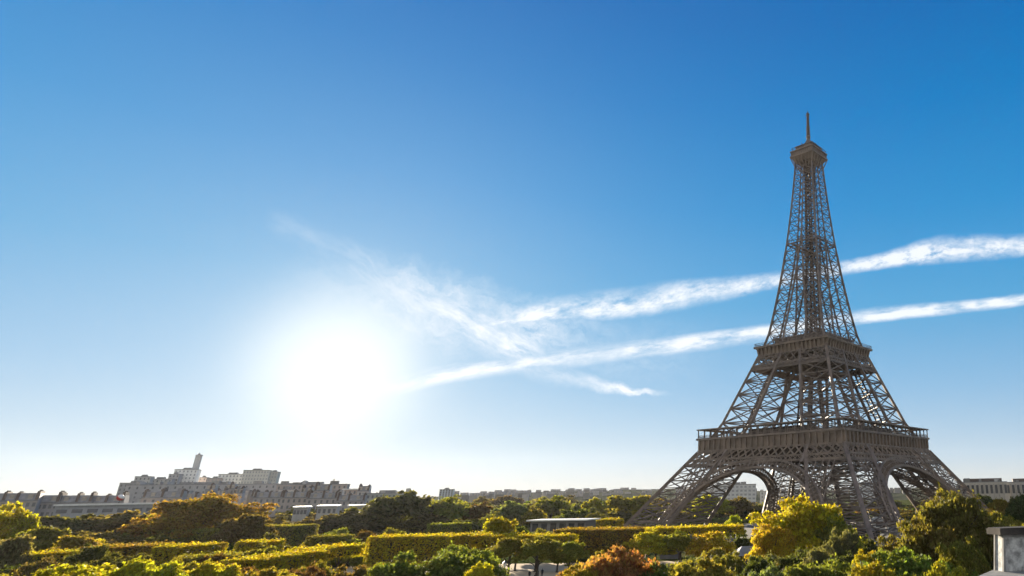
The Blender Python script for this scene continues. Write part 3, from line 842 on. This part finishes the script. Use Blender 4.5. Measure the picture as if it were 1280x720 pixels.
hedge((328, 658), (385, 657), 7.6, 11, .5, 'olive', 'dark tall clipped box with an orange rim beside the brown tree', 7)
hedge((374, 688), (440, 681), 7.5, 6, 5.4, 'gold', 'thin slanting golden clipped row right of the longer slanting row', 8)
hedge((300, 701), (390, 689), 7.4, 6, 3.5, 'yellow', 'longer slanting yellow clipped row above the dark olive crown', 9)
hedge((178, 662), (292, 662), 7.3, 10, .5, 'olive', 'large dark clipped block under the big orange brown tree', 10)
hedge((133, 660), (212, 658), 7.3, 8, 2, 'olive', 'olive clipped row behind the large dark clipped block', 11)
hedge((115, 684), (206, 681), 7.4, 9, 2, 'orange', 'orange topped clipped row above the lime crowns', 12)
hedge((206, 683), (272, 681), 7.2, 8, 2, 'yellow', 'yellowish clipped block right of the orange topped row', 13)
hedge((4, 694), (92, 690), 7.3, 8, 1.5, 'yellow', 'yellow topped clipped row at the left picture edge', 14)
hedge((28, 668), (110, 664), 7.0, 7, 2, 'olive', 'faint olive clipped row behind the green tree with a dark hollow', 15)
hedge((222, 697), (300, 693), 7.2, 7, 2, 'olive', 'olive clipped row between the yellowish block and the slanting rows', 16)


# ------------------------------------------------------------------ city
def facade_yaw(px, Y): return -math.atan2(at_y(px, 600, Y).x, Y)


def building(name, label, x0, x1, ytop, Y, depth, color, floors=0, bays=0, roof=None, group=None, yaw=None, cat='building', chimneys=0, sill=False, zmin=0, win=(1.1, 1.9), flat_band=None, slabs=0, wallm='wall'):
    """block seen between picture columns x0 and x1 with its eaves at row ytop, Y metres away"""
    xc = (x0+x1)/2; c = at_y(xc, ytop, Y); yw = facade_yaw(xc, Y)*.8 if yaw is None else yaw
    wd = abs(at_y(x1, ytop, Y).x-at_y(x0, ytop, Y).x)*math.cos(yw)
    o = thing(name, label, cat, (c.x, Y, 0), yw, group)
    H = max(3, c.z); m = MB(); m.box(-wd/2, wd/2, 0, depth, zmin, H)
    if slabs:
        for i in range(1, slabs+1): zz = H*(i/(slabs+1)); m.box(-wd/2-.25, wd/2+.25, -.5, .0, zz-.25, zz+.25)
    link('wall', m.mesh('wall', MAT[wallm]), o, color)
    if floors and bays:
        ww, wh = win; wm = MB(); wm.box(-ww/2, ww/2, -.06, .04, 0, wh); wm = wm.mesh('window', MAT['pale_glass'] if color[0] > .45 else MAT['far_glass'])
        fm = MB(); fm.box(-ww/2-.2, ww/2+.2, -.14, -.02, -.25, 0); fm.box(-ww/2-.2, ww/2+.2, -.14, -.02, wh, wh+.2); fm = fm.mesh('frame', MAT['stone'])
        fh = min(3.6, H/(floors+.4))
        n = 0
        for f in range(floors):
            zz = H-fh*(f+1)+.7
            if zz < 1: break
            for i in range(bays):
                if n >= 90: break
                x = -wd/2+wd*(i+.5)/bays
                wi = link('window', wm, o, None, (x, 0, zz)); n += 1
                if sill: link('frame', fm, wi)
    if roof == 'mansard':
        h = 3.4; r = MB()
        r.quadbox([(-wd/2, 0, H+.01), (wd/2, 0, H+.01), (wd/2, depth, H+.01), (-wd/2, depth, H+.01), (-wd/2+.2, 1.6, H+h), (wd/2-.2, 1.6, H+h), (wd/2-.2, depth-1.6, H+h), (-wd/2+.2, depth-1.6, H+h)])
        r.box(-wd/2-.2, wd/2+.2, -.4, .2, H-.3, H+.25)
        ro = link('roof', r.mesh('roof', MAT['zinc']), o)
        dm = MB(); dm.box(-.8, .8, 0, 1.6, 0, 2.0); dm.box(-1.0, 1.0, -.15, 1.7, 2.0, 2.25); dme = dm.mesh('dormer', MAT['stone'])
        pm = MB(); pm.box(-.5, .5, -.05, .05, .2, 1.8); pme = pm.mesh('pane', MAT['glass'])
        nd = max(2, int(wd/6))
        for i in range(nd):
            d = link('dormer', dme, ro, None, (-wd/2+wd*(i+.5)/nd, .35, H+.55)); 
        for i in range(chimneys):
            x = -wd/2+.8+(wd-1.6)*(i/(max(1, chimneys-1)) if chimneys > 1 else .5)+(random.Random(int(x0*3+i)).uniform(-1.5, 1.5) if 0 < i < chimneys-1 else 0); hx = random.Random(int(x1*5+i)).uniform(-.9, .8)
            ch = MB(); ch.quadbox([(x-.5, -.1, H+.2), (x+.5, -.1, H+.2), (x+.5, depth*.8, H+.2), (x-.5, depth*.8, H+.2), (x-.5, .9, H+h+.9+hx), (x+.5, .9, H+h+.9+hx), (x+.5, depth*.8, H+h+.9+hx), (x-.5, depth*.8, H+h+.9+hx)])
            for q in range(4): ch.lathe([(.2, H+h+.9+hx), (.17, H+h+1.5+hx)], 6, x, 2.0+q*(depth*.8-2.6)/4)
            ch.build('chimney', MAT['brick'], ro)
    elif roof == 'flat':
        r = MB(); r.box(-wd/2-.35, wd/2+.35, -.4, depth+.3, H+.01, H+.55); r.box(-wd*.2, wd*.12, depth*.3, depth*.7, H+.55, H+2.3)
        ro = r.build('roof', MAT['zinc'], o)
        q_ = random.Random(int(x0*7+Y))
        for _ in range(min(16, int(wd/9)) if wd > 30 else 0):
            bx, bw, bh = q_.uniform(-wd/2+1, wd/2-1), q_.uniform(.5, 2.6), q_.uniform(.8, 3.2)
            bm_ = MB(); bm_.box(max(-wd/2, bx-bw), min(wd/2, bx+bw), q_.uniform(.2, 2), depth*q_.uniform(.3, .8), H+.56, H+.56+bh)
            g_ = q_.choice((.16, .22, .3, .4)); link('roof_box', bm_.mesh('roof_box', MAT['wall']), ro, (g_*1.03, g_, g_*.96))
    elif roof == 'lip':
        r = MB(); r.box(-wd/2-.5, wd/2+.5, -.8, depth+.3, H+.01, H+.7); r.build('roof', MAT['white'], o)
    return o


HZ = (.31, .295, .29); GR = (.38, .38, .39); PALE = (.78, .77, .74)
B = building
B('apartment_building', 'grey mansard apartment house with tall party walls at the picture edge', -40, 42, 626, 330, 14, HZ, 4, 12, 'mansard', chimneys=5, sill=True)
B('apartment_building', 'grey mansard apartment house second from the picture edge', 43, 72, 628, 345, 14, (.31, .30, .31), 4, 5, 'mansard', chimneys=2, sill=True)
B('apartment_building', 'grey mansard apartment house with a wide bare gable above the dusky trees', 73, 112, 628, 352, 14, (.33, .32, .33), 4, 6, 'mansard', chimneys=3, sill=True)
B('apartment_building', 'grey mansard apartment house beside the red and white ball', 113, 152, 628, 360, 14, (.32, .31, .32), 4, 6, 'mansard', chimneys=3, sill=True)
B('balcony_block', 'long low modern block with a white roof edge and a row of lit windows', 82, 228, 631, 300, 12, (.30, .31, .33), 1, 9, 'lip', win=(3.2, 1.5))
B('office_block', 'dark grey stepped block at the left end of the white towers', 152, 176, 604, 620, 30, (.24, .25, .27), 8, 5, 'flat', yaw=.5)
B('office_block', 'small grey block behind the dark stepped block', 170, 188, 596, 700, 20, GR, 5, 4, 'flat')
B('office_block', 'low grey block between the stepped block and the white tower', 186, 214, 599, 720, 20, (.36, .36, .36), 4, 6, 'flat')
B('office_block', 'narrow grey block touching the broad white tower', 212, 224, 593, 740, 20, (.36, .36, .37), 7, 3, 'flat')
B('tower_block', 'broad white tower block with a slanting shoulder', 220, 246, 587, 760, 24, PALE, 10, 6, 'flat')
B('tower_block', 'thin tall slab tower rising above all the white blocks', 245, 251.5, 569, 780, 8, (.40, .41, .42), 0, 0, 'flat')
B('office_block', 'pinkish low block just right of the thin slab tower', 249, 258, 597, 800, 20, (.44, .36, .33), 4, 2, 'flat')
B('office_block', 'pale pink block between two white blocks', 260, 277, 598, 760, 20, (.46, .39, .36), 5, 4, 'flat')
B('tower_block', 'wide white block with a stepped top', 275, 307, 593, 770, 22, PALE, 7, 8, 'flat')
B('tower_block', 'white ribbed tower block, the larger of a joined pair', 306, 336, 588, 760, 22, (.55, .53, .49), 9, 9, 'flat')
B('tower_block', 'white ribbed tower block, the narrow one of a joined pair', 337, 347, 590, 775, 22, (.48, .46, .43), 9, 3, 'flat')
B('long_terrace_block', 'very long grey terrace block running below the white towers', 172, 350, 606, 560, 24, (.33, .33, .35), 6, 22, 'flat', slabs=5)
B('long_terrace_block', 'long brownish terrace block below the thin crane', 350, 432, 606, 540, 22, (.33, .29, .27), 5, 14, 'flat', slabs=4)
B('terrace_house', 'brown house with a projecting flat roof at the end of the terraces', 430, 458, 612, 500, 18, (.34, .29, .26), 3, 5, 'lip')
B('terrace_block', 'low greenish grey block with a brown roof line left of the tallest belt tree', 455, 515, 617, 480, 18, (.33, .35, .33), 3, 12, 'flat')
for i, (a, b_, y, Y, lab) in enumerate(((228, 262, 624, 420, 'grey mansard house half hidden by the big orange brown tree'), (318, 352, 622, 430, 'mansard house right of the big orange brown tree'),
                                         (353, 384, 622, 436, 'arcaded mansard house below the long brownish terrace'), (385, 420, 623, 440, 'mansard house above the white flat roofs'),
                                         (421, 455, 626, 446, 'mansard house right of the white flat roofs'), (180, 226, 622, 400, 'mansard house below the dark stepped block'))):
    B('apartment_building', lab, a, b_, y, Y, 13, [(.36, .33, .32), (.33, .31, .31), (.35, .31, .29)][i % 3], 4, 5, 'mansard', chimneys=3)
for a, b_, y, lab in ((368, 384, 635, 'small building with a bright white flat roof, leftmost of three'), (398, 421, 633.5, 'small building with a bright white flat roof, middle of three'), (436, 453, 633, 'small building with a domed white roof')):
    o = B('low_building', lab, a, b_, y, 340, 12, (.38, .37, .36), 1, 4, 'lip')
B('glass_tower', 'small blue glass tower alone above the trees', 550, 567, 612, 900, 14, (.36, .44, .52), 10, 5, 'flat', win=(2.1, 1.9))
B('modern_block', 'white modern block seen under the left arch', 893, 945, 606, 640, 20, (.58, .58, .57), 6, 10, 'flat', slabs=5, win=(2.2, 1.6))
B('modern_block', 'pale low block seen at the left of the arch opening', 862, 893, 612, 660, 18, (.46, .46, .46), 4, 6, 'flat')
B('modern_block', 'pale block seen between the tower legs on the right', 1062, 1108, 606, 700, 18, (.46, .46, .47), 5, 9, 'flat')
B('modern_block', 'pale low building seen through the middle of the tower', 950, 1000, 614, 720, 18, (.44, .43, .43), 4, 9, 'flat')
jr = random.Random(41); px = 176.
while px < 500:
    wpx = jr.uniform(9, 22); g_ = jr.choice((.26, .32, .38, .46)); wm_ = jr.choice((1.0, 1.06, 1.12))
    B('town_house', 'one of the small town houses packed in jumbled rows before the long terraces', px, px+wpx, jr.uniform(611, 625)+max(0, (px-400)*.05), jr.uniform(440, 500), 12, (g_*wm_, g_, g_*.95), 3, max(2, int(wpx/6)), jr.choice(('mansard', 'mansard', 'flat')), chimneys=jr.choice((1, 2, 2)), group='town houses before the long terraces', cat='house')
    px += wpx*jr.uniform(.9, 1.5)
# colonnaded palace
pal = B('stone_palace', 'pale stone palace with tall pilasters and an attic storey at the right', 1196, 1258, 603, 620, 30, (.44, .40, .35), 0, 0, 'flat', cat='palace', yaw=-.25)
pal2 = B('stone_palace', 'lower pale stone palace wing running out of the picture', 1258, 1330, 602.5, 640, 30, (.44, .41, .37), 0, 0, 'flat', cat='palace', yaw=-.25)
for o, wd, H, n in ((pal, 62*620/FH, at_y(1227, 603, 620).z, 11), (pal2, 72*640/FH, at_y(1294, 602.5, 640).z, 12)):
    for i in range(n):
        m = MB(); x = -wd/2+wd*(i+.5)/n; m.box(x-1.1, x+1.1, -.08, .04, H-9.5, H-2.2); m.build('window', MAT['glass'], o)
        m = MB(); x = -wd/2+wd*i/n; m.box(x-.55, x+.55, -.9, 0, 0, H-1.4); m.build('pilaster', MAT['stone'], o)
    m = MB(); m.box(-wd*.36, wd*.4, 5, 25, H+.6, H+3.4); m.build('attic', MAT['brick'], o)
# far houses on the ridge
hr = random.Random(9); kk = 0
ranges = [(566, 655, 618.5, 2.5, 1000), (600, 830, 616, 1.8, 1250), (630, 830, 614, 1.8, 1500), (690, 860, 612.5, 1.2, 1650), (1040, 1130, 611, 2, 1250), (845, 960, 613, 2, 1250)]
for a, b_, y, amp, Y in ranges:
    px = a
    while px < b_:
        wpx = hr.uniform(4, 11)
        c = hr.uniform(.10, .32)
        kk += 1
        B('far_house', 'tiny pale house in the hazy rows along the far ridge', px, px+wpx, y+hr.uniform(-amp, amp)-.0, Y+hr.uniform(-90, 90), 14, (c, c*.97, c*.95), 0, 0, 'mansard' if hr.random() < .6 else None, group='houses along the far ridge', cat='house')
        px += wpx*hr.uniform(.8, 1.7)

# flat roofed pavilion by the gardens
o = thing('garden_pavilion', 'long low pavilion with a thin white flat roof above the clipped rows', 'pavilion', (*at_y(698, 650, 205).xy, 0), -.12)
zt = at_y(698, 649.5, 205).z
m = MB(); m.box(-8.5, 8.5, 0, 7, 0, zt-.35); link('wall', m.mesh('wall', MAT['wall']), o, (.16, .155, .16))
m = MB(); m.box(-9.3, 9.6, -1.2, 8, zt-.34, zt); m.build('roof', MAT['white'], o)
for i in range(6):
    m = MB(); x = -7+2.8*i; m.box(x-.9, x+.9, -.06, .05, zt-3.2, zt-1.0); m.build('window', MAT['glass'], o)

# striped ball on a mast
p = at_y(150.5, 622, 345)
o = thing('ball_marker', 'red and white ball on a thin mast above the grey rooftops', 'marker', (p.x, 345, 0))
m = MB(); m.tube([(0, 0, 0), (0, 0, p.z-1)], [.2, .14], 6); m.build('mast', MAT['dark'], o)
prof = [(1.45*math.sin(math.pi*i/12)+.001, -1.45*math.cos(math.pi*i/12)) for i in range(13)]
m = MB(); m.lathe(prof[:8], 16); r_ = m.build('ball', MAT['red'], o, True); r_.location = (0, 0, p.z); r_.rotation_euler = (0, .7, 0)
m = MB(); m.lathe(prof[7:], 16); q_ = m.build('cap', MAT['white'], r_, True)

# construction crane, a faint mast
p = at_y(418, 598.5, 700)
o = thing('crane', 'thin pale crane mast leaning above the brownish terrace', 'crane', (p.x-4, 700, 0))
m = MB()
for dx in (-.6, .6): m.beam((dx, 0, 0), (dx+4, 0, p.z), .35)
for i in range(18): z0 = p.z*i/18; z1 = p.z*(i+1)/18; m.beam((-.6+4*i/18, 0, z0), (.6+4*(i+1)/18, 0, z1), .2)
m.build('mast', MAT['iron_lt'], o)

# tents and kiosks round the tower foot
def kiosk(px, py, Y, w_, d_, h_, label, mm, rz=0.):
    p = at_y(px, py, Y); o = thing('kiosk', label, 'kiosk', (p.x, Y, 0), rz)
    m = MB(); m.box(-w_/2, w_/2, -d_/2, d_/2, 0, h_); m.build('wall', MAT[mm[0]], o)
    m = MB(); m.quadbox([(-w_/2-.5, -d_/2-.5, h_+.01), (w_/2+.5, -d_/2-.5, h_+.01), (w_/2+.5, d_/2+.5, h_+.01), (-w_/2-.5, d_/2+.5, h_+.01),
                         (-w_*.25, -.15, h_+1.6), (w_*.25, -.15, h_+1.6), (w_*.25, .15, h_+1.6), (-w_*.25, .15, h_+1.6)]); m.build('roof', MAT[mm[1]], o)
    m = MB(); m.box(-w_*.3, w_*.3, -d_/2-.06, -d_/2+.05, 1, h_*.8); m.build('counter_window', MAT['glass'], o)
    return o


kiosk(935, 676, 150, 5.5, 5, 3.5, 'grey roofed kiosk in the shade beside the golden tree', ('dark', 'zinc'), .3)
kiosk(1098, 647, 300, 7, 5, 3.2, 'white tent behind the near tower leg', ('white', 'white'), .2)
kiosk(1118, 650, 320, 8, 5, 2.6, 'pale low tent beside the inner tower leg', ('stone', 'white'), -.1)
kiosk(1080, 668, 236, 9, 6, 3.0, 'dark ticket booth at the foot of the near tower leg', ('dark', 'zinc'), .25)
kiosk(838, 688, 185, 5, 4, 2.6, 'bluish booth behind the bare trunks of the golden row', ('zinc', 'zinc'), .1)

# lamp post by the path
p = at_y(631.5, 701, 121)
o = thing('street_lamp', 'dark street lamp with a glass lantern beside the sand path', 'street lamp', (p.x, 121, 0))
h = p.z
m = MB(); m.lathe([(.22, 0), (.2, .5), (.11, .6), (.08, h-1.1), (.14, h-1.0)], 10); m.build('post', MAT['dark'], o)
m = MB(); m.lathe([(.16, h-1.0), (.34, h-.35)], 6); m.build('lantern', MAT['white'], o)
m = MB(); m.lathe([(.42, h-.35), (.2, h-.1), (.06, h)], 6); m.build('cap', MAT['dark'], o)
# people walking on the sand
def person(px, py, Y, rz, label, skin=(.35, .22, .16)):
    p = at_y(px, py, Y); o = thing('person', label, 'person', (p.x, Y, 0), rz, 'people walking on the sand path')
    bm = bmesh.new()
    me = bpy.data.meshes.new('skel')
    V = [(0, 0, .80), (0, 0, 1.05), (0, 0, 1.28), (0, -.01, 1.36), (0, -.02, 1.45), (0, -.02, 1.56), (.2, 0, 1.26), (.25, .06, 1.0), (.26, -.06, .78), (-.2, 0, 1.26), (-.25, -.06, 1.0), (-.26, -.12, .79),
         (.1, 0, .76), (.12, -.1, .42), (.12, .0, .04), (-.1, 0, .76), (-.12, .06, .42), (-.12, .2, .06), (.12, -.14, .03), (-.12, .08, .03)]
    E = [(0, 1), (1, 2), (2, 3), (3, 4), (4, 5), (2, 6), (6, 7), (7, 8), (2, 9), (9, 10), (10, 11), (0, 12), (12, 13), (13, 14), (0, 15), (15, 16), (16, 17), (14, 18), (17, 19)]
    Rr = [.14, .14, .13, .055, .09, .07, .075, .05, .04, .075, .05, .04, .095, .065, .045, .095, .065, .045, .035, .035]
    me.from_pydata(V, E, []); so_ = bpy.data.objects.new('skel', me); C.objects.link(so_)
    md = so_.modifiers.new('s', 'SKIN'); so_.modifiers.new('u', 'SUBSURF').levels = 1
    for i, rr in enumerate(Rr): me.skin_vertices[0].data[i].radius = (rr, rr)
    me.skin_vertices[0].data[0].use_root = True
    dg = bpy.context.evaluated_depsgraph_get(); me2 = bpy.data.meshes.new_from_object(so_.evaluated_get(dg))
    bpy.data.objects.remove(so_); bm.free()
    me2.materials.clear(); me2.materials.append(MAT['cloth']); link('body', me2, o)
    hm = MB(); hm.lathe([(.001, 1.40), (.075, 1.44), (.095, 1.52), (.08, 1.59), (.001, 1.62)], 10); hm.build('hair', MAT['dark'], o, True)
    return o


person(662.5, 714, 146, .4, 'person in dark clothes walking left of the young tree on the sand')
person(669.5, 714, 141, -.6, 'person in dark clothes close by the young tree trunk')
person(673, 714, 145, 1.8, 'person in dark clothes right behind the young tree trunk')
person(678, 713, 149, .2, 'person in dark clothes walking furthest from the lamp')

# ------------------------------------------------------------------ the air
m = MB(); m.box(-3500, 2500, -80, 3950, -1, 215)
hz = bpy.data.materials.new('haze'); hz.use_nodes = True; t_ = NT(hz.node_tree)
pv = t_.n('ShaderNodeVolumePrincipled', None, Color=(.86, .88, .92, 1), Density=HAZE, Anisotropy=.35)
t_.t.links.new(pv.outputs[0], t_.n('ShaderNodeOutputMaterial').inputs['Volume'])
struct(m.build('haze', hz), 'stuff')

# ------------------------------------------------------------------ near chimney on the roof the view is taken from
Yc = 6.0
xn = at_y(1254, 668, Yc).x; zc = at_y(1248, 659.5, Yc).z; zl = at_y(1220, 715, Yc).z
hb_ = thing('stone_building', 'stone building with a pale rooftop ledge that carries the grey chimney', 'building', (1.80, 6.42, 0), math.radians(-30))
m = MB(); m.box(.04, 6, -9, -.04, 0, zl-.09); link('wall', m.mesh('wall', MAT['wall']), hb_, (.42, .40, .36))
m = MB(); m.box(0, 6.1, -9.1, 0, zl-.088, zl-.0)
m.build('ledge', MAT['ledge'], hb_)
chm = thing('rooftop_chimney', 'weathered grey metal clad chimney block with a dark flat cap in the corner', 'chimney', (xn, Yc, 0), math.radians(17))
h0, h1 = zl-.03, zc-.055
m = MB(); m.quadbox([(-.035, -.0, h0), (.75, -.0, h0), (.75, .13, h0), (-.035, .13, h0), (0, 0, h1), (.7, 0, h1), (.7, .12, h1), (0, .12, h1)])
m.build('body', MAT['weathered'], chm)
m = MB()
m.beam((-.036, -.003, h0), (0, -.003, h1), .024, .02); m.beam((-.036, .128, h0), (0, .118, h1), .02, .02); m.beam((0, -.006, h1-.014), (.7, -.006, h1-.014), .026, .016)
m.build('corner_trim', MAT['ledge'], chm)
m = MB(); m.box(-.065, .78, -.06, .15, h1, h1+.045); m.box(-.055, .77, -.05, .14, h1+.045, h1+.052)
cap = m.build('cap', MAT['dark_zinc'], chm)
